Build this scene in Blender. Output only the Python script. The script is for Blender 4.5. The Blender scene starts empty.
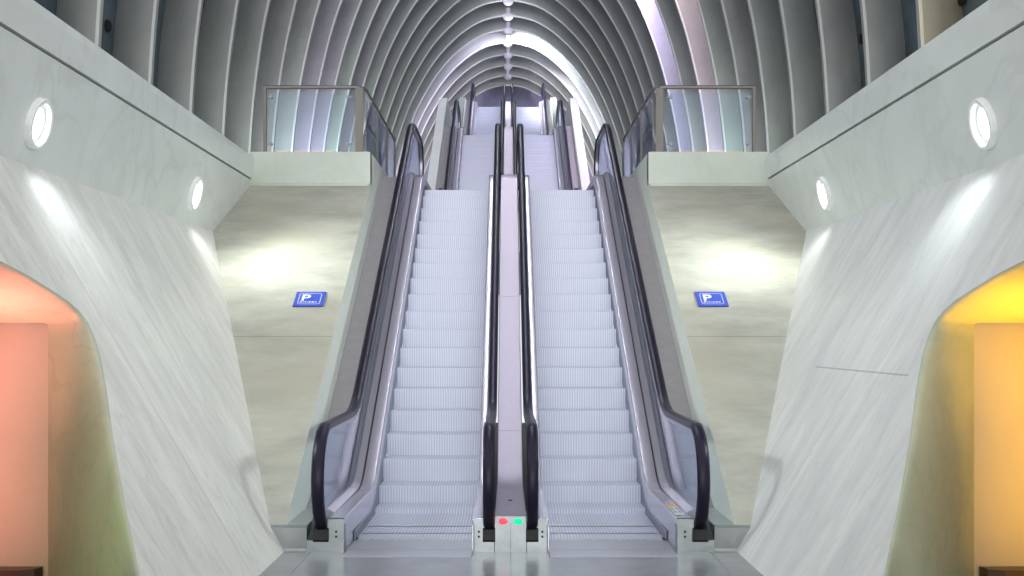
import bpy, bmesh, math, random
from math import sin, cos, pi, radians, tan, sqrt
from mathutils import Vector
from mathutils.geometry import tessellate_polygon
random.seed(7)
S = bpy.context.scene
C = S.collection
T30 = tan(radians(30))

# ------------------------------------------------------------------ materials
def new_mat(name):
    m = bpy.data.materials.new(name); m.use_nodes = True
    nt = m.node_tree
    b = nt.nodes['Principled BSDF']
    return m, nt, b

def N(nt, typ, **kw):
    n = nt.nodes.new(typ)
    for k, v in kw.items():
        setattr(n, k, v)
    return n

def plain(name, col, rough=0.5, metal=0.0, spec=0.5, bump=0.0, scale=20, var=0.06):
    m, nt, b = new_mat(name)
    b.inputs['Roughness'].default_value = rough
    b.inputs['Metallic'].default_value = metal
    b.inputs['Specular IOR Level'].default_value = spec
    tc = N(nt, 'ShaderNodeTexCoord')
    no = N(nt, 'ShaderNodeTexNoise'); no.inputs['Scale'].default_value = scale; no.inputs['Detail'].default_value = 5
    nt.links.new(tc.outputs['Object'], no.inputs['Vector'])
    rp = N(nt, 'ShaderNodeValToRGB')
    rp.color_ramp.elements[0].position = 0.3; rp.color_ramp.elements[1].position = 0.7
    rp.color_ramp.elements[0].color = (*[c*(1-var) for c in col], 1)
    rp.color_ramp.elements[1].color = (*[min(1, c*(1+var)) for c in col], 1)
    nt.links.new(no.outputs['Fac'], rp.inputs['Fac'])
    nt.links.new(rp.outputs['Color'], b.inputs['Base Color'])
    if bump:
        bp = N(nt, 'ShaderNodeBump'); bp.inputs['Strength'].default_value = bump; bp.inputs['Distance'].default_value = 0.02
        nt.links.new(no.outputs['Fac'], bp.inputs['Height'])
        nt.links.new(bp.outputs['Normal'], b.inputs['Normal'])
    return m

def math_node(nt, op, a, bv=None, c=None):
    n = N(nt, 'ShaderNodeMath', operation=op)
    for i, v in enumerate((a, bv, c)):
        if v is None: continue
        if isinstance(v, (int, float)): n.inputs[i].default_value = v
        else: nt.links.new(v, n.inputs[i])
    return n.outputs[0]

def mix_col(nt, fac, a, b, mode='MIX'):
    n = N(nt, 'ShaderNodeMix', data_type='RGBA', blend_type=mode)
    if isinstance(fac, (int, float)): n.inputs[0].default_value = fac
    else: nt.links.new(fac, n.inputs[0])
    for i, v in ((6, a), (7, b)):
        if isinstance(v, tuple): n.inputs[i].default_value = (*v, 1)
        else: nt.links.new(v, n.inputs[i])
    return n.outputs[2]

def stone(name, base, dark, vein, rough=0.4, stretch=(1, 1, 1), rot=(0, 0, 0), vscale=1.2, seams=(), warm=None, vamt=0.6, spec=0.4, nscale=1.1):
    """slabs of veined stone or cast concrete; seams = list of (axis, value, lo_axis, lo, hi) joints"""
    m, nt, b = new_mat(name)
    b.inputs['Roughness'].default_value = rough
    b.inputs['Specular IOR Level'].default_value = spec
    tc = N(nt, 'ShaderNodeTexCoord')
    mp = N(nt, 'ShaderNodeMapping')
    mp.inputs['Rotation'].default_value = rot; mp.inputs['Scale'].default_value = stretch
    nt.links.new(tc.outputs['Object'], mp.inputs['Vector'])
    n1 = N(nt, 'ShaderNodeTexNoise'); n1.inputs['Scale'].default_value = nscale; n1.inputs['Detail'].default_value = 8; n1.inputs['Roughness'].default_value = 0.62
    nt.links.new(mp.outputs[0], n1.inputs['Vector'])
    r1 = N(nt, 'ShaderNodeValToRGB'); r1.color_ramp.elements[0].position = 0.32; r1.color_ramp.elements[1].position = 0.66
    r1.color_ramp.elements[0].color = (*dark, 1); r1.color_ramp.elements[1].color = (*base, 1)
    nt.links.new(n1.outputs['Fac'], r1.inputs['Fac'])
    # veins: thin ridges of a distorted noise
    n2 = N(nt, 'ShaderNodeTexNoise'); n2.inputs['Scale'].default_value = vscale; n2.inputs['Detail'].default_value = 6; n2.inputs['Distortion'].default_value = 0.6
    nt.links.new(mp.outputs[0], n2.inputs['Vector'])
    d = math_node(nt, 'ABSOLUTE', math_node(nt, 'SUBTRACT', n2.outputs['Fac'], 0.5))
    v = math_node(nt, 'SUBTRACT', 1.0, math_node(nt, 'MULTIPLY', d, 28.0)); v = math_node(nt, 'MAXIMUM', v, 0.0)
    n3 = N(nt, 'ShaderNodeTexNoise'); n3.inputs['Scale'].default_value = 0.9
    nt.links.new(tc.outputs['Object'], n3.inputs['Vector'])
    v = math_node(nt, 'MULTIPLY', v, math_node(nt, 'MULTIPLY', n3.outputs['Fac'], vamt))
    col = mix_col(nt, v, r1.outputs['Color'], vein)
    if warm:
        n4 = N(nt, 'ShaderNodeTexNoise'); n4.inputs['Scale'].default_value = 0.7; n4.inputs['Detail'].default_value = 4
        nt.links.new(tc.outputs['Object'], n4.inputs['Vector'])
        w = N(nt, 'ShaderNodeValToRGB'); w.color_ramp.elements[0].position = 0.45; w.color_ramp.elements[1].position = 0.7
        w.color_ramp.elements[0].color = (0, 0, 0, 1); w.color_ramp.elements[1].color = (.75, .75, .75, 1)
        nt.links.new(n4.outputs['Fac'], w.inputs['Fac'])
        col = mix_col(nt, w.outputs['Color'], col, warm)
    if seams:
        sp = N(nt, 'ShaderNodeSeparateXYZ'); nt.links.new(tc.outputs['Object'], sp.inputs[0])
        ax = {'x': sp.outputs[0], 'y': sp.outputs[1], 'z': sp.outputs[2]}
        for (a, val, a2, lo, hi) in seams:
            f = math_node(nt, 'LESS_THAN', math_node(nt, 'ABSOLUTE', math_node(nt, 'SUBTRACT', ax[a], val)), 0.006)
            g = math_node(nt, 'MULTIPLY', math_node(nt, 'GREATER_THAN', ax[a2], lo), math_node(nt, 'LESS_THAN', ax[a2], hi))
            f = math_node(nt, 'MULTIPLY', math_node(nt, 'MULTIPLY', f, g), 0.6)
            col = mix_col(nt, f, col, tuple(c*.45 for c in dark))
    nt.links.new(col, b.inputs['Base Color'])
    bp = N(nt, 'ShaderNodeBump'); bp.inputs['Strength'].default_value = 0.12; bp.inputs['Distance'].default_value = 0.02
    nt.links.new(n1.outputs['Fac'], bp.inputs['Height']); nt.links.new(bp.outputs['Normal'], b.inputs['Normal'])
    return m

def striped(name, c1, c2, period, axis='x', rough=0.4, metal=0.3, diag=0.0):
    m, nt, b = new_mat(name)
    b.inputs['Roughness'].default_value = rough; b.inputs['Metallic'].default_value = metal
    tc = N(nt, 'ShaderNodeTexCoord'); sp = N(nt, 'ShaderNodeSeparateXYZ'); nt.links.new(tc.outputs['Object'], sp.inputs[0])
    i = {'x': 0, 'y': 1, 'z': 2}[axis]
    u = sp.outputs[i]
    if diag:
        u = math_node(nt, 'ADD', u, math_node(nt, 'MULTIPLY', sp.outputs[1 - i], diag))
    s = math_node(nt, 'SINE', math_node(nt, 'MULTIPLY', u, 2*pi/period))
    f = math_node(nt, 'MULTIPLY_ADD', s, 0.5, 0.5)
    col = mix_col(nt, f, c1, c2)
    nt.links.new(col, b.inputs['Base Color'])
    bp = N(nt, 'ShaderNodeBump'); bp.inputs['Strength'].default_value = 0.25; bp.inputs['Distance'].default_value = 0.004
    nt.links.new(f, bp.inputs['Height']); nt.links.new(bp.outputs['Normal'], b.inputs['Normal'])
    return m

def glass_mat(name, tint, refl=1.0):
    m = bpy.data.materials.new(name); m.use_nodes = True; nt = m.node_tree; nt.nodes.clear()
    o = N(nt, 'ShaderNodeOutputMaterial'); t = N(nt, 'ShaderNodeBsdfTransparent'); g = N(nt, 'ShaderNodeBsdfGlossy')
    t.inputs['Color'].default_value = (*tint, 1); g.inputs['Roughness'].default_value = 0.03; g.inputs['Color'].default_value = (.9, .93, 1, 1)
    fr = N(nt, 'ShaderNodeFresnel'); fr.inputs['IOR'].default_value = 1.45
    mx = N(nt, 'ShaderNodeMixShader')
    nt.links.new(math_node(nt, 'MULTIPLY', fr.outputs[0], refl), mx.inputs[0])
    nt.links.new(t.outputs[0], mx.inputs[1]); nt.links.new(g.outputs[0], mx.inputs[2]); nt.links.new(mx.outputs[0], o.inputs[0])
    return m

def emit(name, col, strength):
    m, nt, b = new_mat(name)
    b.inputs['Base Color'].default_value = (*col, 1)
    b.inputs['Emission Color'].default_value = (*col, 1); b.inputs['Emission Strength'].default_value = strength
    return m

M = {}
M['steel'] = plain('brushed_steel', (.66, .64, .70), .26, 1.0, scale=60, var=.03)
M['skirt'] = plain('bright_skirt_steel', (.70, .67, .76), .27, .62, scale=60, var=.03)
M['steel_soft'] = plain('satin_steel', (.60, .58, .64), .38, 1.0, scale=60, var=.04)
M['steel_dark'] = plain('dark_steel', (.22, .21, .21), .4, .6, scale=60, var=.05)
M['clad'] = plain('grey_cladding', (.36, .345, .35), .45, .35, scale=8, var=.05)
M['deck'] = plain('satin_deck', (.38, .355, .41), .40, .75, scale=60, var=.04)
M['kick'] = plain('kick_steel', (.50, .53, .52), .3, .8, var=.06, scale=4)
M['post'] = plain('painted_post', (.20, .19, .175), .5, 0, var=.05)
M['base'] = plain('newel_steel', (.32, .35, .345), .28, .95, scale=6, var=.12, bump=.15)
M['rubber'] = plain('handrail_rubber', (.013, .011, .027), .34, 0, .22, scale=40)
M['brush'] = plain('brush_and_shade_strip', (.30, .32, .40), .7, 0, .3, bump=.4, scale=200)  # also colours the strip that paints shade beside the steps
M['black'] = plain('black_void', (.008, .008, .01), .6)
M['step'] = striped('grooved_tread', (.54, .57, .68), (.76, .78, .89), .028, rough=.42, metal=.25)
M['comb'] = striped('diamond_plate', (.42, .43, .47), (.62, .63, .68), .03, rough=.35, metal=.5, diag=.6)
M['floor'] = stone('polished_floor_plates', (.22, .235, .25), (.16, .17, .185), (.28, .30, .31), rough=.24, vamt=.3,
                   seams=[('x', 0.0, 'y', -5, 9.87), ('x', -1.62, 'y', -5, 9.87), ('x', 1.62, 'y', -5, 9.87)], spec=.6)
M['marble'] = stone('veined_stone_cladding', (.86, .86, .825), (.70, .705, .67), (.36, .36, .325), rough=.36, stretch=(1, 2.4, .45), rot=(.65, 0, 0),
                    vscale=2.6, vamt=.38, nscale=2.0,
                    seams=[('y', 9.97, 'z', -1, 2.3), ('y', 8.75, 'z', -1, 2.3)])
M['marble_right'] = stone('veined_stone_cladding_right', (.84, .855, .845), (.68, .70, .70), (.40, .41, .39), rough=.36, stretch=(1, 2.2, .45), rot=(.6, 0, 0),
                    vscale=2.0, vamt=.3, nscale=1.6,
                    seams=[('y', 9.5, 'z', -1, 1.48), ('z', 1.48, 'y', 8.3, 10.8)])
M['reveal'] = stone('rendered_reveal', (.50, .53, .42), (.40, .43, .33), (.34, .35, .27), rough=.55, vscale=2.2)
M['alcove'] = plain('plastered_alcove', (.46, .41, .35), .5, var=.04, scale=3)
M['plinth'] = plain('dark_plinth', (.06, .035, .025), .35)
M['concrete'] = stone('cast_concrete', (.50, .505, .44), (.345, .345, .29), (.36, .35, .29), rough=.6, stretch=(.7, 1.5, 1.2), warm=(.45, .435, .345), vscale=2.5, vamt=.12, nscale=2.2,
                      seams=[('y', 12.62, 'x', -5, 5)])
M['pale'] = stone('pale_render', (.88, .92, .87), (.84, .88, .83), (.55, .57, .50), rough=.5, vscale=1.5, vamt=.1)
M['fascia'] = stone('fascia_render', (.62, .67, .60), (.54, .59, .52), (.42, .44, .37), rough=.5, vscale=1.5, vamt=.2)
M['cap'] = stone('parapet_cap_concrete', (.27, .31, .26), (.20, .23, .19), (.17, .18, .15), rough=.6, vscale=1.5, vamt=.3)
M['ledge'] = stone('ledge_panel', (.76, .80, .79), (.68, .72, .71), (.44, .45, .42), rough=.32, vscale=1.1, vamt=.35)
M['rib'] = stone('rib_concrete', (.42, .425, .41), (.35, .355, .34), (.25, .25, .24), rough=.6, vscale=1.2, vamt=.3)
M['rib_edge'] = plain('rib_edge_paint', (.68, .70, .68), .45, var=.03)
M['shell'] = plain('blue_glazing', (.10, .145, .18), .18, 0, .6, scale=2, var=.3)
M['dark'] = plain('dark_joint', (.05, .05, .045), .7)
M['glass'] = glass_mat('clear_glass', (.92, .95, .97), .8)
M['rail_glass'] = glass_mat('railing_glass', (.84, .91, .95), .35)
M['backwall'] = plain('blue_grey_panel', (.26, .27, .40), .5, var=.12, scale=2)
M['landing'] = plain('landing_slab', (.42, .42, .42), .5)
M['sign_blue'] = plain('sign_blue', (.055, .10, .55), .35, var=.03)
M['sign_white'] = plain('sign_white', (.85, .87, .9), .4)
M['lamp_ring'] = plain('white_lamp_ring', (.85, .87, .85), .3)
M['lens'] = emit('lamp_lens', (.90, .97, 1.0), 5)
M['lens_rim'] = emit('frosted_lamp_glass', (.80, .88, .92), .12)
M['red'] = emit('red_signal', (1.0, .05, .09), 1.3)
M['green'] = emit('green_signal', (.0, .72, .26), 1.0)
M['amber'] = emit('amber_signal', (1.0, .28, .05), 1.5)
M['orange_ink'] = plain('orange_ink', (.85, .42, .05), .5)
M['paper'] = plain('sticker_white', (.75, .76, .78), .5)
M['ink'] = plain('sticker_ink', (.12, .12, .25), .5)
M['globe'] = plain('ridge_lamp_glass', (.62, .60, .68), .4)

# ------------------------------------------------------------------ mesh helpers
def link(name, me, mat, parent=None):
    o = bpy.data.objects.new(name, me); C.objects.link(o)
    mats = mat if isinstance(mat, (list, tuple)) else [mat]
    if not me.materials:
        for m_ in mats: me.materials.append(m_)
    if parent: o.parent = parent
    return o

def mesh(name, verts, faces, mat, parent=None, smooth=False, mi=None, fix=True):
    me = bpy.data.meshes.new(name)
    me.from_pydata([tuple(v) for v in verts], [], faces)
    o = link(name, me, mat, parent)
    if mi:
        for p, i in zip(me.polygons, mi): p.material_index = i
    bm = bmesh.new(); bm.from_mesh(me)
    if fix: bmesh.ops.recalc_face_normals(bm, faces=bm.faces[:])
    bm.to_mesh(me); bm.free()
    if smooth:
        me.polygons.foreach_set('use_smooth', [True]*len(me.polygons))
        if smooth != 'all': me.set_sharp_from_angle(angle=radians(38))
    return o

class MB:
    def __init__(s): s.v = []; s.f = []; s.mi = []; s.cur = 0
    def add(s, vs, fs):
        n = len(s.v); s.v += [tuple(v) for v in vs]; s.f += [tuple(i+n for i in f) for f in fs]; s.mi += [s.cur]*len(fs)
    def box(s, x0, x1, y0, y1, z0, z1):
        x0, x1 = sorted((x0, x1)); y0, y1 = sorted((y0, y1)); z0, z1 = sorted((z0, z1))
        s.add([(x0,y0,z0),(x1,y0,z0),(x1,y1,z0),(x0,y1,z0),(x0,y0,z1),(x1,y0,z1),(x1,y1,z1),(x0,y1,z1)],
              [(0,3,2,1),(4,5,6,7),(0,1,5,4),(1,2,6,5),(2,3,7,6),(3,0,4,7)])
    def cyl(s, p, q, r, n=12, r2=None):
        p = Vector(p); q = Vector(q); d = (q-p).normalized(); r2 = r if r2 is None else r2
        a = d.orthogonal().normalized(); b = d.cross(a)
        vs = [p+(a*cos(2*pi*i/n)+b*sin(2*pi*i/n))*r for i in range(n)] + [q+(a*cos(2*pi*i/n)+b*sin(2*pi*i/n))*r2 for i in range(n)]
        s.add(vs, [(i, (i+1) % n, n+(i+1) % n, n+i) for i in range(n)] + [tuple(range(n))[::-1], tuple(range(n, 2*n))])
    def lathe(s, c, d, prof, n=28):
        """prof: list of (radius, distance along d)"""
        c = Vector(c); d = Vector(d).normalized(); a = d.orthogonal().normalized(); b = d.cross(a)
        vs = []
        for (r, h) in prof:
            vs += [c+d*h+(a*cos(2*pi*i/n)+b*sin(2*pi*i/n))*max(r, 1e-4) for i in range(n)]
        fs = []
        for k in range(len(prof)-1):
            fs += [(k*n+i, k*n+(i+1) % n, (k+1)*n+(i+1) % n, (k+1)*n+i) for i in range(n)]
        s.add(vs, fs)
    def prism(s, poly, x0, x1):
        """polygon in (y,z) extruded along x"""
        n = len(poly)
        tri = tessellate_polygon([[Vector((0, p[0], p[1])) for p in poly]])
        vs = [(x0, p[0], p[1]) for p in poly] + [(x1, p[0], p[1]) for p in poly]
        fs = [tuple(t) for t in tri] + [tuple(i+n for i in reversed(t)) for t in tri] + [(i, (i+1) % n, n+(i+1) % n, n+i) for i in range(n)]
        s.add(vs, fs)
    def sweep(s, path, sec, cap=True, xf=None):
        """path in (y,z); section closed list of (x, v), v along the path's normal"""
        n = len(sec); vs = []
        for i, p in enumerate(path):
            a = path[max(i-1, 0)]; b = path[min(i+1, len(path)-1)]
            ty, tz = b[0]-a[0], b[1]-a[1]; l = math.hypot(ty, tz) or 1
            ny, nz = -tz/l, ty/l
            vs += [(x+(xf(p[0]) if xf else 0), p[0]+ny*v, p[1]+nz*v) for (x, v) in sec]
        fs = []
        for i in range(len(path)-1):
            fs += [(i*n+j, i*n+(j+1) % n, (i+1)*n+(j+1) % n, (i+1)*n+j) for j in range(n)]
        if cap:
            fs += [tuple(range(n))[::-1], tuple(range((len(path)-1)*n, len(path)*n))]
        s.add(vs, fs)
    def build(s, name, mat, parent=None, smooth=False):
        return mesh(name, s.v, s.f, mat, parent, smooth, s.mi if isinstance(mat, (list, tuple)) else None)

def tag(o, label=None, cat=None, group=None, kind=None):
    if label: o['label'] = label
    if cat: o['category'] = cat
    if group: o['group'] = group
    if kind: o['kind'] = kind
    return o

def empty(name, loc=(0, 0, 0)):
    o = bpy.data.objects.new(name, None); C.objects.link(o); o.location = loc; o.empty_display_size = .2
    return o

def at_root(root):
    """parts are modelled in world coordinates; keep them there under a root that is not at the origin"""
    bpy.context.view_layer.update()
    for c in root.children:
        c.matrix_parent_inverse = root.matrix_world.inverted()

def fillet(p0, p1, p2, R, n=10):
    a = Vector(p0)-Vector(p1); b = Vector(p2)-Vector(p1)
    la, lb = a.length, b.length; a.normalize(); b.normalize()
    ang = a.angle(b); t = R/tan(ang/2); t = min(t, la*.95, lb*.95); R = t*tan(ang/2)
    c = Vector(p1)+(a+b).normalized()*(R/sin(ang/2))
    s0 = Vector(p1)+a*t-c; s1 = Vector(p1)+b*t-c
    th = s0.angle(s1); out = []
    for i in range(n+1):
        k = i/n
        v = (s0*sin((1-k)*th)+s1*sin(k*th))/sin(th)
        out.append(tuple(c+v))
    return out

# ------------------------------------------------------------------ dimensions
FL = [dict(yc=10.40, zb=0.0, zt=4.10), dict(yc=27.90, zb=4.10, zt=7.75), dict(yc=44.35, zb=7.75, zt=11.85)]
for F in FL:
    F['y0'] = F['yc']+1.6
    F['y1'] = F['y0']+(F['zt']-F['zb'])/T30      # nosing line reaches the upper landing
    F['ye'] = F['y1']+1.5                          # upper comb

def fpath(F, hb, hi, ht, ys, ye, R=2.0, R2=None):
    zb, zt, y0 = F['zb'], F['zt'], F['y0']
    ca = y0+(hb-hi)/T30; cb = y0+(zt+ht-zb-hi)/T30
    A, B, Cc, D = (ys, zb+hb), (ca, zb+hb), (cb, zt+ht), (ye, zt+ht)
    mid = ((ca+cb)/2, (zb+hb+zt+ht)/2)
    pts = [A]+fillet(A, B, mid, R)
    f2 = fillet(mid, Cc, D, R2 or R)
    a = pts[-1]; b = f2[0]
    for k in range(1, 6): pts.append((a[0]+(b[0]-a[0])*k/6, a[1]+(b[1]-a[1])*k/6))
    return pts+f2+[D]

def interp(path, y):
    for a, b in zip(path, path[1:]):
        if a[0] <= y <= b[0] and b[0] > a[0]:
            return a[1]+(b[1]-a[1])*(y-a[0])/(b[0]-a[0])
    return path[0][1] if y < path[0][0] else path[-1][1]

# section of a rubber handrail, with lips
def handrail_section(x, w=.045):
    return [(x-w*.75, -.022), (x-w, -.012), (x-w*1.02, .010), (x-w*.8, .030), (x-w*.4, .038), (x+w*.4, .038), (x+w*.8, .030), (x+w*1.02, .010), (x+w, -.012), (x+w*.75, -.022)]

ORD = {0: 'lower', 1: 'middle', 2: 'top'}
FTXT = {0: 'nearest flight', 1: 'second flight', 2: 'farthest flight'}

def escalator(fi, side):
    F = FL[fi]; sx = side
    yc, zb, zt, y0, ye = F['yc'], F['zb'], F['zt'], F['y0'], F['ye']
    name = 'escalator'
    root = empty(name, (sx*.81, yc, zb))
    sd = 'left' if side < 0 else 'right'
    where = {0: 'nearest the camera, rising from the metal floor', 1: 'of the second flight, starting beyond the first landing', 2: 'of the farthest flight, below the blue back wall'}[fi]
    tag(root, '%s hand steel escalator %s' % (sd, where), 'escalator', 'escalators')
    xi, xo = .31, 1.335                                # lane
    nose = fpath(F, 0, 0, 0, yc-1, ye+.5, 1.5)
    # ---- steps
    n = int((ye-yc)/.4)+1
    for i in range(n):
        y = yc+.4*i
        z = interp(nose, y); zp = interp(nose, y-.4) if i else zb
        mb = MB()
        dz = z-zp
        r = .012
        prof = [(y+.435, z), (y+.004, z), (y, z-.004)]
        if dz > .02:
            prof.append((y+.004, z-dz-.01))
        prof += [(y+.05, z-dz-.03), (y+.435, z-dz-.03)]
        mb.prism(prof, sx*(xi+.004), sx*(xo-.004))
        mb.build('step', M['step'], root)
    # ---- comb plates and floor plates
    mb = MB()
    mb.prism([(yc-.422, zb+.004), (yc, zb+.006), (yc+.06, zb-.002), (yc+.06, zb-.05), (yc-.42, zb-.05)], sx*(xi+.004), sx*(xo-.004))
    for k in range(48):
        x = xi+.012+k*(1.0-.024)/47
        mb.box(sx*x-.004, sx*x+.004, yc+.02, yc+.10, zb-.004, zb+.006)
    mb.build('comb_plate', M['comb'], root)
    mb = MB(); mb.box(sx*(xi+.002), sx*(xo-.002), yc-.75, yc-.43, zb-.03, zb+.003)
    mb.build('floor_plate', M['comb'], root)
    mb = MB(); mb.box(sx*(xi+.002), sx*(xo-.002), ye+.2, ye+1.0, zt-.05, zt+.005)
    mb.build('floor_plate', M['comb'], root)
    # ---- the two balustrades
    yf = yc-.53                                       # front of the newel base
    yn = ye+.7                                        # back of the upper newel
    for inner in (False, True):
        if inner: X = lambda d: sx*(xi-d*.53)
        else: X = lambda d: sx*(xo+d*.784)
        flare = (lambda y: 0.0) if inner else (lambda y: sx*.02*max(0.0, min(1.0, (yf+1.5-y)/1.5))**1.5)
        deck = fpath(F, .27, .30, .20, yf, yn, 1.0, 1.2)
        low = fpath(F, -.06, -.10, -.06, yf+.3, yn, 1.5)
        # skirt panel
        mb = MB()
        ysk = sorted({yf+.02, yf+.15, yf+.3, yf+.31, yf+.6, yf+.9, yf+1.2}|{p[0] for p in deck+low if yf+.02 < p[0] < yn})
        vs = []
        for y in ysk:
            zt_, zl = interp(deck, y)-.012, (interp(low, y) if y > yf+.305 else zb)
            f_ = flare(y)
            vs += [(X(0)+f_, y, zt_), (X(0)+f_, y, zl), (X(.016)+f_, y, zl), (X(.016)+f_, y, zt_)]
        nn_ = len(ysk)
        mb.add(vs, [(4*i+a, 4*i+(a+1) % 4, 4*i+4+(a+1) % 4, 4*i+4+a) for i in range(nn_-1) for a in range(4)]+[(0, 1, 2, 3), (4*nn_-4, 4*nn_-3, 4*nn_-2, 4*nn_-1)])
        mb.build('skirt_panel', M['skirt'], root)
        # black safety brush along the skirt, and a strip below painting shade beside the steps
        br = fpath(F, .07, .075, .05, yc+.02, ye, 1.6)
        mb = MB()
        mb.sweep(br, [(X(-.0115), -.0), (X(-.0115), .008), (X(.002), .016), (X(.002), -.22), (X(-.003), -.22), (X(-.003), -.006)])
        mb.build('skirt_brush_shade', M['brush'], root)
        # inner deck: rounded edge towards the steps
        mb = MB()
        mb.sweep([(yf+.02, deck[0][1])]+deck[1:], [(X(-.004), -.05), (X(-.004), -.014), (X(0), -.004), (X(.010), .0), (X(.018), .0008), (X(.142), .004), (X(.147), .003), (X(.150), -.05)], xf=flare)
        mb.build('inner_deck', M['skirt'], root, True)
        mb = MB(); mb.sweep([(yf+.04, deck[0][1])]+deck[1:], [(X(.13), -.055), (X(.13), -.035), (X(.19), -.035), (X(.19), -.055)], xf=flare)
        mb.build('joint_seal', M['black'], root)
        # bead that clamps the glass
        bead = fpath(F, .275, .315, .21, yf+.28, yn-.05, 1.0, 1.2)
        mb = MB()
        mb.sweep(bead, [(X(.170), -.06), (X(.170), .002), (X(.178), .012), (X(.244), .040), (X(.258), .036), (X(.264), -.06)])
        mb.build('glass_bead', M['skirt'], root, True)
        # handrail with its two newel loops
        xg = X(.255)
        hr = fpath(F, 1.0, 1.0, 1.02, yc-.30, ye+.25, 1.6, 1.6)
        r = .42
        cb_, ct_ = (yc-.30, zb+1.0-r), (ye+.25, zt+1.02-r)
        arc0 = [(cb_[0]+r*cos(radians(a)), cb_[1]+r*sin(radians(a))) for a in range(246, 90, -6)]
        arc1 = [(ct_[0]+r*cos(radians(a)), ct_[1]+r*sin(radians(a))) for a in range(84, -67, -6)]
        path = arc0+hr+arc1
        mb = MB(); mb.sweep(path, handrail_section(xg, .050 if not inner else .046))
        mb.build('handrail', M['rubber'], root, True)
        # track under the rubber
        mb = MB(); mb.sweep(path[1:-1], [(xg-.024, -.060), (xg-.026, -.016), (xg+.026, -.016), (xg+.024, -.060)])
        mb.build('handrail_track', M['steel_soft'], root, True)
        # glass panel
        q = []
        rr = r-.05
        q += [(cb_[0]+rr*cos(radians(a)), cb_[1]+rr*sin(radians(a))) for a in range(234, 90, -9)]
        q += [(p[0], p[1]-.05) for p in hr]
        q += [(ct_[0]+rr*cos(radians(a)), ct_[1]+rr*sin(radians(a))) for a in range(81, -55, -9)]
        q += [p for p in bead[::-1] if cb_[0]-.1 < p[0] < ct_[0]+.1]
        mb = MB(); mb.prism(q, xg-.006, xg+.006)
        mb.build('glass_panel', M['glass'], root)
        # newel base with the black handrail inlet and two screws
        mb = MB()
        lo, hi_ = (X(.0), X(.15))
        mb.prism([(yf, zb), (yf, zb+.268), (yf+.018, zb+.276), (yf+.03, zb+.22), (yf+.30, zb+.21), (yf+.30, zb)], X(.03 if inner else .022), X(.19))
        if not inner:
            mb.prism([(yf, zb), (yf, zb+.095), (yf+.28, zb+.235), (yf+.9, zb+.235), (yf+.9, zb)], X(.190), sx*1.65)
        else:
            mb.prism([(yf, zb), (yf, zb+.10), (yf+.05, zb+.17), (yf+.9, zb+.20), (yf+.9, zb)], X(.190), X(.335))
        b_ = mb.build('newel_base', M['base'], root)
        mb = MB()
        mb.prism([(yf-.02, zb+.085), (yf-.045, zb+.105), (yf-.02, zb+.185), (yf+.07, zb+.235), (yf+.12, zb+.10)], xg-(.05 if inner else .062), xg+(.05 if inner else .062))
        mb.build('handrail_inlet', M['black'], b_)
        for zz in (.125, .165):
            mb = MB(); mb.cyl((X(.10), yf-.002, zb+zz), (X(.10), yf+.01, zb+zz), .010, 10)
            mb.build('screw', M['black'], b_)
    # ---- outer cladding beside the wall
    cl = fpath(F, .20, .78, .0, yc+.4, ye+.8, 1.2, .5)
    mb = MB(); mb.sweep(cl, [(sx*1.575, -.08), (sx*1.575, -.01), (sx*1.585, 0), (sx*1.83, 0), (sx*1.83, -.08)])
    mb.build('outer_cladding', M['clad'], root, True)
    if fi == 0 and side > 0:
        # sticker with an orange head and pictograms on the flat of the deck
        mb = MB(); z = zb+.2765
        mb.cur = 0; mb.box(1.362, 1.438, yc-.35, yc+.30, z-.001, z+.001)
        mb.cur = 1; mb.box(1.366, 1.434, yc+.12, yc+.27, z, z+.0015)
        mb.cur = 2
        for (a, b2) in ((1.364, yc-.05), (1.402, yc-.05), (1.364, yc-.25), (1.402, yc-.25)):
            mb.box(a+.014, a+.022, b2+.02, b2+.11, z, z+.0016)
            mb.box(a+.004, a+.032, b2+.06, b2+.075, z, z+.0016)
            mb.cyl((a+.018, b2+.128, z), (a+.018, b2+.128, z+.0016), .009, 10)
            mb.box(a, a+.034, b2, b2+.008, z, z+.0016)
        s_ = mb.build('warning_sticker', [M['paper'], M['orange_ink'], M['ink']], root)
        s_['label'] = 'white safety sticker with orange band and pictograms'
    at_root(root)
    return root

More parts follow.
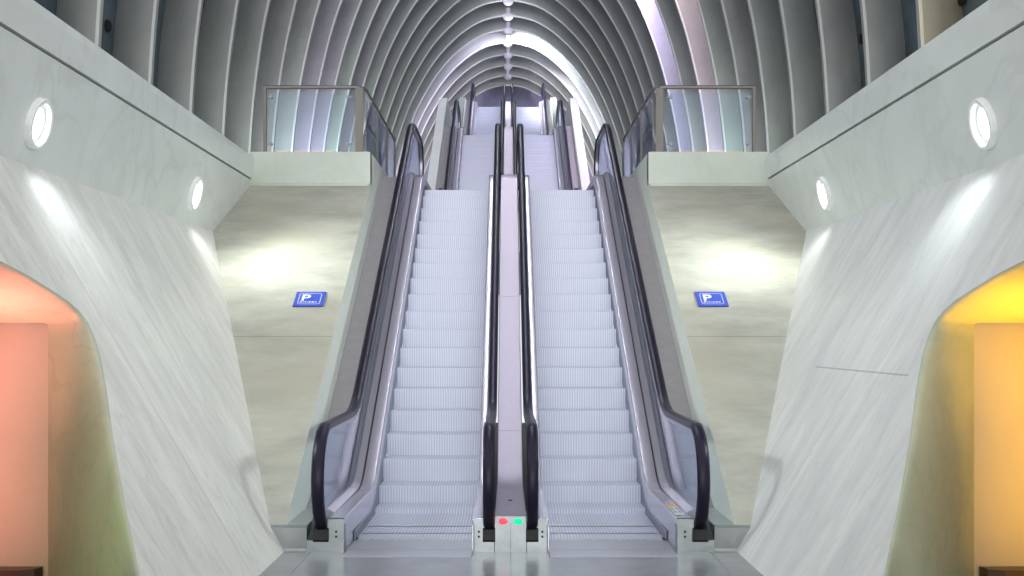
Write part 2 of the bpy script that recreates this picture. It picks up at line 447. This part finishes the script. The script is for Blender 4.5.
def centre_deck(fi):
    F = FL[fi]; yc, zb, zt, ye = F['yc'], F['zb'], F['zt'], F['ye']
    root = empty('centre_deck', (0, yc-.53, zb))
    tag(root, {0: 'mirror steel deck between the two nearest escalators, with red and green signal lamps', 1: 'steel deck between the two escalators of the second flight',
               2: 'narrow steel deck between the two escalators of the farthest flight'}[fi], 'escalator deck', 'centre decks between escalators')
    yf = yc-.53
    deck = fpath(F, .29, .30, .21, yf, ye+.55, 1.4, 1.2)
    cuts = [yf, yc+2.4, yc+5.0, F['y1']-.3, ye+.55]
    for a, b in zip(cuts, cuts[1:]):
        p = [(a+.002, interp(deck, a+.002))]+[q for q in deck if a+.01 < q[0] < b-.01]+[(b-.002, interp(deck, b-.002))]
        mb = MB(); mb.sweep(p, [(-.128, -.05), (-.128, -.006), (-.12, 0), (.12, 0), (.128, -.006), (.128, -.05)])
        mb.build('deck_panel', M['deck'], root)
    # front plate, faceted, in two halves
    for s in (-1, 1):
        mb = MB()
        mb.add([(s*.001, yf, zb), (s*.128, yf, zb), (s*.128, yf, zb+.12), (s*.128, yf, zb+.20), (s*.125, yf, zb+.288), (s*.001, yf, zb+.288), (s*.001, yf, zb+.20), (s*.001, yf, zb+.10),
                (0, yf+.2, zb), (s*.128, yf+.2, zb), (s*.128, yf+.2, zb+.288), (0, yf+.2, zb+.288)],
               [(0, 1, 2, 7), (7, 2, 3, 6), (6, 3, 4, 5), (5, 4, 10, 11), (8, 9, 10, 11), (0, 1, 9, 8), (1, 2, 3, 4, 10, 9)])
        mb.build('front_plate', M['base'], root)
        mb = MB(); mb.lathe((s*.060, yf-.013, zb+.250), (0, -1, -.0), [(.029, -.004), (.029, .006), (.022, .014), (.011, .019), (0, .020)], 18)
        for i, v in enumerate(mb.v): mb.v[i] = (s*.060+(v[0]-s*.060)*1.25, v[1], zb+.250+(v[2]-zb-.250)*.85)
        col = ('red' if s < 0 else 'green') if fi == 0 else ('green' if s < 0 else 'amber')
        l = mb.build('signal_lamp', M[col], root, True)
        l['label'] = {'red': 'glowing red signal lamp', 'green': 'glowing green signal lamp', 'amber': 'glowing amber signal lamp'}[col]
    if fi == 0:
        y = yc+.42; z = interp(deck, y)
        mb = MB(); mb.lathe((0, y, z), (0, -.1, 1), [(.020, -.002), (.020, .006), (.013, .008), (.012, .003), (0, .003)], 16)
        mb.build('key_switch', M['steel_dark'], root, True)
    at_root(root)

for fi in range(3):
    for s in (-1, 1): escalator(fi, s)
    centre_deck(fi)

# ------------------------------------------------------------------ the setting
def structure(o): o['kind'] = 'structure'; return o
# ground floor of plates
mb = MB(); mb.box(-6, 6, -3, 9.64, -.2, 0); mb.box(-.305, .305, 9.64, 10.6, -.2, 0); mb.box(1.315, 6, 9.64, 10.6, -.2, 0); mb.box(-6, -1.315, 9.64, 10.6, -.2, 0)
structure(mb.build('floor', M['floor']))
# pit below the first flight
mb = MB(); mb.box(-1.79, 1.79, 10.0, 28, -.5, -.21)
structure(mb.build('floor_pit', M['dark']))

WALLB, WALLS = 1.84, .5855                             # wall foot and lean
ZT = 3.03
def wx(z): return WALLB+WALLS*z
opening = [(6.3, 0), (6.55, .2), (6.82, .42), (7.18, .75), (7.6, 1.1), (8.0, 1.40), (8.24, 1.60), (8.36, 1.74), (8.40, 1.84), (8.36, 1.92), (8.26, 1.985), (8.05, 2.055), (7.77, 2.14), (7.45, 2.21), (7.0, 2.29), (6.4, 2.38), (5.6, 2.48), (4.4, 2.6)]
for sx, nm in ((-1, 'left'), (1, 'right')):
    poly = [(16.3, 0), (16.3, ZT), (2.0, ZT), (2.0, 2.6)]+opening[::-1]
    tri = tessellate_polygon([[Vector((0, p[0], p[1])) for p in poly]])
    vs = [(sx*wx(p[1]), p[0], p[1]) for p in poly]; n = len(vs)
    vs += [(sx*(wx(p[1])+.02), p[0], p[1]) for p in []]
    w = mesh('wall_'+nm, vs, [tuple(t) for t in tri], M['marble' if sx < 0 else 'marble_right'])
    structure(w)
    # reveal of the opening, rounded off from the wall face and running back to the alcove
    YB, XB = 8.55, 3.25
    loops = []
    inner = []
    for (y, z) in opening:
        if z <= 1.85 and y > 6.2 and (y, z) in opening[:9]: inner.append((XB, YB, min(z*1.0, 1.83)))
        else: inner.append(None)
    k0 = 9; m_ = len(opening)
    for i in range(m_):
        if inner[i] is None:
            t = (i-k0)/(m_-1-k0)
            inner[i] = (XB+.02+t*2.2, YB-.02, 1.84)
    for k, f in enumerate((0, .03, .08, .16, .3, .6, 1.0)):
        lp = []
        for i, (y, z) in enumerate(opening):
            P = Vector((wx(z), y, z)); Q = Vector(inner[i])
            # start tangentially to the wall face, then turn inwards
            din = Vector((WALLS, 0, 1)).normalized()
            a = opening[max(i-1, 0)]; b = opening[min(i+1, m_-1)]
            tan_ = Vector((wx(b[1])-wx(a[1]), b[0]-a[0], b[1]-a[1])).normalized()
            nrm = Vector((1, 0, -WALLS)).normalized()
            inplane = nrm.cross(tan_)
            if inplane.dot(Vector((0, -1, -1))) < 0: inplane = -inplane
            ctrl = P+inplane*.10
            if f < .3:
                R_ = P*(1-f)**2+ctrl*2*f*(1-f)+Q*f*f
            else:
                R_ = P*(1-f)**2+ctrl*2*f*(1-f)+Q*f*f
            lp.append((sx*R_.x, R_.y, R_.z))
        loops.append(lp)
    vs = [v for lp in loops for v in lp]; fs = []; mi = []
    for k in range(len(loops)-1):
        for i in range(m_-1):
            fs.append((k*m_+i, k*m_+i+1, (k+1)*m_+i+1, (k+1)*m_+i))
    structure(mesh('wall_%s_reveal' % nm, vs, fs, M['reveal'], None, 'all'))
    # alcove back wall with a rounded vertical corner, its floor and dark plinth
    mb = MB()
    mb.add([(sx*XB, YB, 0), (sx*XB, YB, 1.86), (sx*(XB+2.4), YB, 1.86), (sx*(XB+2.4), YB, 0)], [(0, 1, 2, 3)])
    mb.add([(sx*(XB+2.4), YB, 0), (sx*(XB+2.4), YB, 2.6), (sx*(XB+2.4), 2, 2.6), (sx*(XB+2.4), 2, 0)], [(0, 1, 2, 3)])
    mb.add([(sx*wx(0), 4.4, 0), (sx*5.7, 4.4, 0), (sx*5.7, 4.4, 3.0), (sx*wx(3.0), 4.4, 3.0)], [(0, 1, 2, 3)])
    mb.add([(sx*wx(0), 2, 0), (sx*wx(0), 4.4, 0), (sx*wx(2.6), 4.4, 2.6), (sx*wx(2.6), 2, 2.6)], [(0, 1, 2, 3)])
    structure(mb.build('wall_%s_alcove' % nm, M['alcove']))
    mb = MB()
    pts = [(XB+.03, YB-.02), (XB+.05, YB-.12), (XB+.15, YB-.17), (XB+1.5, YB-.20), (XB+1.5, YB)]
    v = [(sx*p[0], p[1], z) for z in (0, .135) for p in pts]; n = len(pts)
    mb.add(v, [(i, (i+1) % n, n+(i+1) % n, n+i) for i in range(n)]+[tuple(range(n)), tuple(range(n, 2*n))])
    structure(mb.build('baseboard_%s_alcove' % nm, M['plinth']))

    # leaning lamp panel above the wall, groove, and the lip of the gallery
    e = 16.12
    pan = [(-3.615, 3.03), (-3.405, 3.815), (-3.43, 3.82), (-3.43, 3.835), (-3.40, 3.842), (-3.375, 4.06), (-3.385, 4.13), (-3.42, 4.155), (-5.8, 4.155), (-5.8, 3.03)]
    if sx > 0: pan = [(-a, b) for a, b in pan]
    n = len(pan); yy = (1.0, e)
    vs = [(p[0], y, p[1]) for y in yy for p in pan]
    fs = [(i, (i+1) % n, n+(i+1) % n, n+i) for i in range(n)]+[tuple(range(n)), tuple(range(n, 2*n))]
    mi = [0]*len(fs); mi[2] = 1; mi[1] = 1
    structure(mesh('wall_%s_ledge' % nm, vs, fs, [M['ledge'], M['dark']], None, False, mi))

    # sloping concrete panel beside the escalators with its pale flank and the fascia at its head
    Yb, Yt = 9.95, 16.1
    zp = lambda y: .21+T30*(y-Yb)
    vs = [(sx*1.835, Yb, zp(Yb)), (sx*(wx(.21)+.03), Yb, zp(Yb)), (sx*(wx(ZT)+.03), Yb+(ZT-.21)/T30, ZT), (sx*3.42, Yt, zp(Yt)), (sx*1.835, Yt, zp(Yt))]
    structure(mesh('wall_%s_slope' % nm, vs, [(0, 1, 2, 3, 4)], M['concrete']))
    mb = MB()
    poly = [(Yb, 0), (Yb, zp(Yb)-.004), (Yt, zp(Yt)-.004), (Yt, 4.19), (20.6, 4.19), (20.6, 3.9), (20.6, 0)]
    mb.prism(poly, sx*1.835, sx*1.895)
    structure(mb.build('wall_%s_flank' % nm, M['pale']))
    mb = MB(); mb.box(sx*1.835, sx*3.43, Yt-.045, Yt+.12, zp(Yt)+.01, 4.19)
    mb.box(sx*1.86, sx*3.42, Yt-.03, Yt+.1, zp(Yt)-.1, zp(Yt)+.01)
    structure(mb.build('trim_%d' % (1 if sx < 0 else 2), M['fascia']))
    # metal kick plate closing the gap at the foot
    mb = MB()
    mb.prism([(9.9, 0), (9.93, .02), (9.91, .19), (9.94, .21), (12.2, .21), (12.2, 0)], sx*1.66, sx*1.832)
    mb.prism([(9.9, 0), (9.93, .02), (9.91, .19), (9.94, .21), (10.1, .21), (10.1, 0)], sx*1.832, sx*1.955)
    tag(mb.build('kick_plate', M['kick']), 'low steel kick plate at the foot of the %s marble wall' % nm, 'kick plate', 'kick plates')
    # parapet walls of the upper flights
    for fi in (1, 2):
        F = FL[fi]; ya = F['yc']-.2
        ztop = F['zt']+(1.05 if fi == 1 else .02); yb = ya+(ztop-F['zb'])/T30
        mb = MB()
        yend = FL[2]['yc']-.2 if fi == 1 else 60.9
        mb.prism([(ya, 4.1), (ya, F['zb']), (yb, ztop), (yend, ztop), (yend, 4.1)], sx*1.8, sx*2.03)
        mb.mi = [0]*len(mb.f)
        for q in range(6, len(mb.f)):
            if q-6 == 1: mb.mi[q] = 1
        structure(mb.build('wall_%s_parapet_%d' % (nm, fi), [M['pale'], M['cap']]))

# gallery and landing slabs
mb = MB()
for sx in (-1, 1): mb.box(sx*1.86, sx*6.0, 16.2, 61, 3.9, 4.1)
mb.box(-1.80, 1.80, FL[0]['ye']+.2, 30.5, 3.9, 4.09)
structure(mb.build('floor_gallery', M['landing']))
mb = MB(); mb.box(-1.8, 1.8, FL[1]['ye']+.2, 47.0, 7.5, 7.74)
structure(mb.build('floor_landing_middle', M['landing']))
mb = MB(); mb.box(-1.8, 1.8, FL[2]['ye']+.2, 61, 11.6, 11.84)
structure(mb.build('floor_landing_top', M['landing']))
mb = MB(); mb.box(-7, 7, 61, 61.3, 3.9, 16)
structure(mb.build('wall_back', M['backwall']))

# ------------------------------------------------------------------ the vault
HALF = [(4.1, 4.97), (5.2, 4.93), (6.0, 4.88), (6.6, 4.82), (7.2, 4.74), (7.8, 4.64), (8.4, 4.51), (9.0, 4.365), (9.6, 4.19), (10.2, 3.98), (10.8, 3.74), (11.4, 3.45), (12.0, 3.10), (12.5, 2.76), (13.0, 2.33), (13.4, 1.90), (13.7, 1.50), (13.95, 1.04), (14.08, .62), (14.14, .28), (14.15, 0)]
half = [(-h, z) for z, h in HALF]+[(h, z) for z, h in HALF[-2::-1]]
# resample smoothly (Catmull-Rom)
arch = []
for i in range(len(half)-1):
    p = [Vector(half[max(0, min(len(half)-1, j))]) for j in (i-1, i, i+1, i+2)]
    for k in range(3):
        t = k/3
        arch.append(.5*((2*p[1])+(-p[0]+p[2])*t+(2*p[0]-5*p[1]+4*p[2]-p[3])*t*t+(-p[0]+3*p[1]-3*p[2]+p[3])*t**3))
arch.append(Vector(half[-1]))
def arch_normals():
    out = []
    for i in range(len(arch)):
        a = arch[max(0, i-1)]; b = arch[min(len(arch)-1, i+1)]
        t = (b-a).normalized(); out.append(Vector((-t.y, t.x)))      # outwards
    return out
AN = arch_normals()
SP, YN = 2.16, 16.75
sec = [(0, .0), (.042, -.0), (.34, .17), (.70, .46), (.70, .78), (.34, .46), (0, .10)]
def rib_mesh():
    vs = []; n = len(sec)
    for p, nn in zip(arch, AN):
        for (r, y) in sec: vs.append((p.x+nn.x*r, y, p.y+nn.y*r))
    fs = []; mi = []
    for i in range(len(arch)-1):
        for j in range(n):
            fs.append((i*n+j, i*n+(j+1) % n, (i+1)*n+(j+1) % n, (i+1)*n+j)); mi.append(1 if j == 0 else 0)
    fs += [tuple(range(n)), tuple(range((len(arch)-1)*n, len(arch)*n))]; mi += [0, 0]
    return vs, fs, mi
ords = ['first', 'second', 'third', 'fourth', 'fifth', 'sixth', 'seventh', 'eighth', 'ninth', 'tenth', 'eleventh', 'twelfth', 'thirteenth', 'fourteenth', 'fifteenth', 'sixteenth',
        'seventeenth', 'eighteenth', 'nineteenth', 'twentieth', 'twenty-first', 'twenty-second', 'twenty-third', 'twenty-fourth', 'twenty-fifth', 'twenty-sixth']
vs, fs, mi = rib_mesh()
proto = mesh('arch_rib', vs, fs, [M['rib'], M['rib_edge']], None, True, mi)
k = 0
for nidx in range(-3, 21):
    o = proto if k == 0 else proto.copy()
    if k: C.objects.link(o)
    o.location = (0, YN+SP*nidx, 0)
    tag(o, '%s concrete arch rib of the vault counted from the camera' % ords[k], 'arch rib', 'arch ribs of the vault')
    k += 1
# outer glazed shell
vs = []; fs = []
ys = (YN-SP*3.4, 61.2)
for y in ys:
    for p, nn in zip(arch, AN): vs.append((p.x+nn.x*.70, y, p.y+nn.y*.70))
n = len(arch)
fs = [(i, i+1, n+i+1, n+i) for i in range(n-1)]
structure(mesh('ceiling', vs, fs, M['shell'], None, 'all'))
# ridge lamps under the crown
mb = MB(); mb.lathe((0, 0, 0), (0, 0, -1), [(.09, -.30), (.09, -.06), (.20, -.05), (.205, .0), (.19, .07), (.15, .13), (.08, .175), (0, .19)], 20)
lamp = mb.build('ridge_lamp', M['globe'], None, True)
k = 0
for nidx in range(13, 20):
    o = lamp if k == 0 else lamp.copy()
    if k: C.objects.link(o)
    o.location = (0, YN+SP*nidx+.05, 14.17)
    tag(o, 'round ridge lamp under the vault crown, %s from the camera' % ords[k], 'lamp', 'ridge lamps')
    k += 1

# dark clamps that hold the glazing between the nearest ribs
for (x, y, z), lb in (((-5.60, 16.85, 6.05), 'small dark clamp on the blue glazing between ribs above the left ledge'),
                      ((5.54, 18.98, 6.40), 'small dark clamp on the glazing above the right ledge, farther back'),
                      ((5.60, 14.95, 5.90), 'small dark clamp on the glazing above the right ledge, near the top edge')):
    s_ = -1 if x < 0 else 1
    mb = MB(); mb.lathe((x, y, z), (-s_, 0, 0), [(.03, -.12), (.03, .02), (.085, .03), (.09, .06), (.06, .085), (0, .09)], 16)
    mb.box(x-.015, x+.015, y-.12, y+.12, z-.02, z+.02)
    tag(mb.build('glazing_clamp', M['black'], None, True), lb, 'clamp', 'clamps of the glazing')

# ------------------------------------------------------------------ railings on the fascia and along the stairwell
for sx, nm in ((-1, 'left'), (1, 'right')):
    root = empty('glass_railing', (sx*1.9, 16.15, 4.19))
    tag(root, 'glass railing with steel handrail on the ledge above the %s parking sign' % nm, 'railing', 'glass railings')
    zt_ = 5.06
    mb = MB(); mb.cyl((sx*3.26, 16.15, zt_), (sx*1.99, 16.15, zt_), .026)
    mb.cyl((sx*1.99, 16.15, zt_), (sx*1.91, 16.24, zt_-.01), .022); mb.cyl((sx*1.91, 16.24, zt_-.01), (sx*1.91, 20.3, zt_-.02), .018)
    mb.build('top_rail', M['steel_dark'], root, True)
    for x in (3.24,):
        mb = MB(); mb.box(sx*(x-.02), sx*(x+.02), 16.12, 16.18, 4.19, zt_); mb.build('post', M['post'], root)
    mb = MB(); mb.box(sx*1.94, sx*2.04, 16.13, 16.17, 4.19, zt_-.01); mb.build('post', M['post'], root)
    for y in (17.6, 18.95, 20.3):
        mb = MB(); mb.box(sx*1.89, sx*1.93, y-.03, y+.03, 4.19, zt_-.03); mb.build('post', M['post'], root)
    mb = MB(); mb.box(sx*2.06, sx*3.19, 16.144, 16.156, 4.235, 4.985)
    g = mb.build('glass_pane', M['rail_glass'], root)
    for x in (2.14, 3.16):
        for z in (4.31, 4.93):
            mb = MB(); mb.cyl((sx*x, 16.125, z), (sx*x, 16.175, z), .022); mb.box(sx*x-.01, sx*x+.05*(1 if sx*x > 0 else -1)*(1 if x > 3 else -1), 16.15, 16.17, z-.012, z+.012)
            mb.build('clamp', M['steel_dark'], root)
    for a, b in ((16.22, 17.55), (17.65, 18.90), (19.0, 20.25)):
        mb = MB()
        p = [(a, 4.25), (b, 4.25), (b, 4.97), (a, 4.97)]
        if b > 20: p = [(a, 4.25), (b, 4.25), (b, 4.70), (b-.08, 4.86), (b-.25, 4.97), (a, 4.97)]
        mb.prism(p, sx*1.905, sx*1.917); mb.build('glass_pane', M['glass'], root)
    at_root(root)

# ------------------------------------------------------------------ wall lamps
def panel_x(z): return 3.612-.253*(z-3.03)
lamp_lbl = {(-1, 0): 'round white lamp in the left ledge, nearest the camera', (-1, 1): 'round white lamp in the left ledge, beside the sloping concrete panel',
            (1, 0): 'round white lamp in the right ledge, nearest the camera', (1, 1): 'round white lamp in the right ledge, beside the sloping concrete panel'}
nrm = {sx: Vector((-sx, 0, -.253)).normalized() for sx in (-1, 1)}
for sx in (-1, 1):
    for i, y in enumerate((9.07, 13.6)):
        z = 3.335 if i == 0 else 3.35
        c = Vector((sx*panel_x(z), y, z)); d = nrm[sx]
        root = empty('wall_lamp', tuple(c))
        tag(root, lamp_lbl[(sx, i)], 'lamp', 'round lamps in the ledges')
        mb = MB(); mb.lathe(c, d, [(.197, -.02), (.195, .035), (.186, .050), (.170, .052), (.158, .045), (.150, .0), (.150, -.03)], 40)
        mb.build('ring', M['lamp_ring'], root, True)
        mb = MB(); mb.lathe(c, d, [(.151, -.012), (.145, .004), (.116, .006)], 40)
        mb.build('frosted_rim', M['lens_rim'], root, True)
        mb = MB(); mb.lathe(c, d, [(.116, .006), (.09, .012), (.05, .016), (0, .018)], 36)
        mb.build('lens', M['lens'], root, True)
        at_root(root)
        L = bpy.data.lights.new('wall_lamp_beam', 'SPOT'); L.energy = 68 if i == 0 else 55; L.color = (.90, .97, 1.0) if i == 0 else (.95, 1.0, .92); L.spot_size = radians(150); L.spot_blend = 1.0; L.shadow_soft_size = .1
        o = bpy.data.objects.new('wall_lamp_beam', L); C.objects.link(o); o.location = c+d*.07
        aim = Vector((-sx*.9, 0.2, -.75)); o.rotation_euler = aim.to_track_quat('-Z', 'Y').to_euler()
        L = bpy.data.lights.new('wall_lamp_throw', 'SPOT'); L.energy = 210; L.color = (.93, 1.0, .95); L.spot_size = radians(120); L.spot_blend = 1.0; L.shadow_soft_size = .3
        o = bpy.data.objects.new('wall_lamp_throw', L); C.objects.link(o); o.location = c+d*.08
        aim = Vector((-sx*1, 0.25, -.28)); o.rotation_euler = aim.to_track_quat('-Z', 'Y').to_euler()

# ------------------------------------------------------------------ parking signs on the sloping panels
def text_mesh(ch, size, extrude, offset=0):
    cu = bpy.data.curves.new('letter', 'FONT'); cu.body = ch; cu.size = size; cu.extrude = extrude; cu.offset = offset
    o = bpy.data.objects.new('letter_tmp', cu); C.objects.link(o)
    bpy.context.view_layer.update()
    me = bpy.data.meshes.new_from_object(o.evaluated_get(bpy.context.evaluated_depsgraph_get()))
    bpy.data.objects.remove(o); return me
for sx, nm, xc in ((-1, 'left', -2.185), (1, 'right', 2.205)):
    yy = 13.31; zz = .21+T30*(yy-9.95)
    root = empty('parking_sign', (xc, yy, zz+.004))
    root.rotation_euler = (radians(30), 0, 0)
    tag(root, 'blue parking sign with white letter P on the %s sloping concrete panel' % nm, 'sign', 'parking signs')
    w = .163
    mb = MB(); mb.box(-w, w, -w, w, 0, .012); mb.build('plate', M['sign_blue'], root)
    # outline with rounded corners
    a, r, t = .122, .03, .006
    def rr(a, r):
        return [(sgx*(a-r)+r*cos(radians(q)), sgy*(a-r)+r*sin(radians(q))) for (sgx, sgy, q0) in ((1, 1, 0), (-1, 1, 90), (-1, -1, 180), (1, -1, 270)) for q in range(q0, q0+91, 15)]
    o_, i_ = rr(a, r), rr(a-t, r-t); n = len(o_)
    vs = [(p[0], p[1], .0125) for p in o_]+[(p[0], p[1], .0125) for p in i_]+[(p[0], p[1], .0135) for p in o_]+[(p[0], p[1], .0135) for p in i_]
    fs = []
    for i in range(n):
        j = (i+1) % n
        fs += [(2*n+i, 2*n+j, 3*n+j, 3*n+i), (i, j, 2*n+j, 2*n+i), (n+i, 3*n+i, 3*n+j, n+j)]
    mesh('outline', vs, fs, M['sign_white'], root)
    me = text_mesh('P', .20, .001, .004)
    o = link('letter', me, M['sign_white'], root); o.location = (-.098, -.045, .013)
    mb = MB()
    x = -.098
    for wd in (.030, .012, .018, .012, .026, .034, .02):
        mb.box(x, x+wd-.004, -.088, -.066+random.uniform(-.004, .004), .0125, .0135); x += wd+.006
    mb.build('caption', M['sign_white'], root)

# ------------------------------------------------------------------ light
def light(name, typ, loc, energy, col, aim=None, **kw):
    L = bpy.data.lights.new(name, typ); L.energy = energy; L.color = col
    for k_, v_ in kw.items(): setattr(L, k_, v_)
    o = bpy.data.objects.new(name, L); C.objects.link(o); o.location = loc
    if aim: o.rotation_euler = (Vector(aim)-Vector(loc)).to_track_quat('-Z', 'Y').to_euler()
    return o
# unseen fill lights added above the ridge between the ribs, shining down
for nidx in range(-2, 20):
    y = YN+SP*nidx+.32
    light('ridge_fill_light', 'AREA', (0, y+.2, 14.62), 150 if nidx < 6 else 80, (.93, .90, 1.0), (0, y+.2, 0), shape='RECTANGLE', size=.5, size_y=.4)
# uplights standing on the gallery between the ribs
GRN, PUR, NEU = (.88, 1.0, .90), (.86, .74, 1.0), (.92, .95, .94)
UPL = {-3: (NEU, .06), -2: (NEU, .07), -1: (NEU, .08), 0: (NEU, .1), 1: (GRN, .13), 2: (GRN, .2), 3: (NEU, .3), 4: (NEU, .8), 5: (PUR, 1.1), 6: (PUR, 1.5), 7: (GRN, 1.6), 8: (PUR, .8),
       9: (GRN, 1.5), 10: (PUR, .6), 11: (GRN, 1.1), 12: (NEU, .6), 13: (GRN, .8), 14: (NEU, .9), 15: (PUR, 7), 16: (PUR, 2), 17: (NEU, .8), 18: (NEU, .9), 19: ((1, .85, .92), 4)}
UPR = {-3: (NEU, .06), -2: ((1, .75, .3), .15), -1: (NEU, .08), 0: (NEU, .1), 1: (GRN, .13), 2: (GRN, .2), 3: (NEU, .3), 4: (GRN, .8), 5: ((1, .78, .95), 1.6), 6: (NEU, .8), 7: (PUR, 1.2), 8: (NEU, .5),
       9: (NEU, .3), 10: (NEU, .3), 11: (NEU, .3), 12: (NEU, .4), 13: (NEU, .5), 14: (NEU, .9), 15: ((1, .96, 1), 15), 16: (PUR, 2), 17: (NEU, .8), 18: (NEU, .9), 19: ((1, .80, .88), 7)}
for sx, tab in ((-1, UPL), (1, UPR)):
    for nidx in range(-3, 20):
        c_, k_ = tab[nidx]
        y = YN+SP*nidx+1.15
        light('gallery_uplight', 'AREA', (sx*5.35, y, 4.3), (82 if sx < 0 else 62)*k_, c_, (sx*4.6, y+.15, 10), shape='RECTANGLE', size=.5, size_y=.5, spread=radians(115))
# lamps high up in three bays of the right side
light('bay_lamp', 'AREA', (3.05, YN+SP*7+1.0, 13.0), 230, (.74, .62, 1.0), (4.3, YN+SP*7+1.6, 10.2), size=.35, spread=radians(110))
light('bay_lamp', 'AREA', (3.05, YN+SP*5+1.0, 13.0), 130, (1.0, .74, .84), (4.3, YN+SP*5+1.6, 10.2), size=.35, spread=radians(110))
light('bay_lamp', 'AREA', (-.75, YN+SP*15+.85, 14.62), 420, (.98, .93, 1.0), (3.0, YN+SP*15+1.9, 13.2), size=.35, spread=radians(95))
light('bay_lamp', 'AREA', (.75, YN+SP*15+.85, 14.62), 70, (.84, .76, 1.0), (-3.0, YN+SP*15+1.9, 13.2), size=.35, spread=radians(95))
# coloured lamps in the alcoves
for sx, nm, c_, g_, ge in ((-1, 'pink', (1.0, .31, .25), (.70, 1.0, .30), 48), (1, 'amber', (1.0, .50, .02), (.85, .98, .85), 42)):
    light(nm+'_alcove_lamp', 'AREA', (sx*3.88, 6.9, .95), 6.5 if sx < 0 else 8.5, c_, (sx*3.88, 8.5, .95), shape='RECTANGLE', size=1.0, size_y=1.6, spread=radians(45))
    light(nm+'_soffit_lamp', 'AREA', (sx*3.55, 7.9, .3), 12, c_, (sx*3.45, 8.0, 2.0), size=.4, spread=radians(58))
    light(nm+'_reveal_lamp', 'SPOT', (sx*3.1, 5.3, .6), ge, g_, (sx*2.75, 7.7, .7), spot_size=radians(60), spot_blend=.8, shadow_soft_size=.15)
# soft level lamp added behind the viewer as frontal fill
fill_sun = light('frontal_fill', 'SUN', (0, -5, 6), 1.0, (.93, .93, 1.0), (0, 0, 5.8), angle=radians(35))

w = bpy.data.worlds.new('World'); S.world = w; w.use_nodes = True
bg = w.node_tree.nodes['Background']; bg.inputs[0].default_value = (.96, .96, .94, 1); bg.inputs[1].default_value = .95

# ------------------------------------------------------------------ camera
cam = bpy.data.cameras.new('camera'); co = bpy.data.objects.new('camera', cam); C.objects.link(co)
co.location = (-.025, 0, 1.735); co.rotation_euler = (radians(90), 0, 0)
cam.lens = 36*1218/1024; cam.sensor_width = 36
cam.shift_x = 4.5/1024; cam.shift_y = 50/1024
cam.clip_end = 300
S.camera = co
S.view_settings.view_transform = 'Standard'; S.view_settings.look = 'None'; S.view_settings.gamma = 1
S.view_settings.use_curve_mapping = False
S.view_settings.exposure = .15
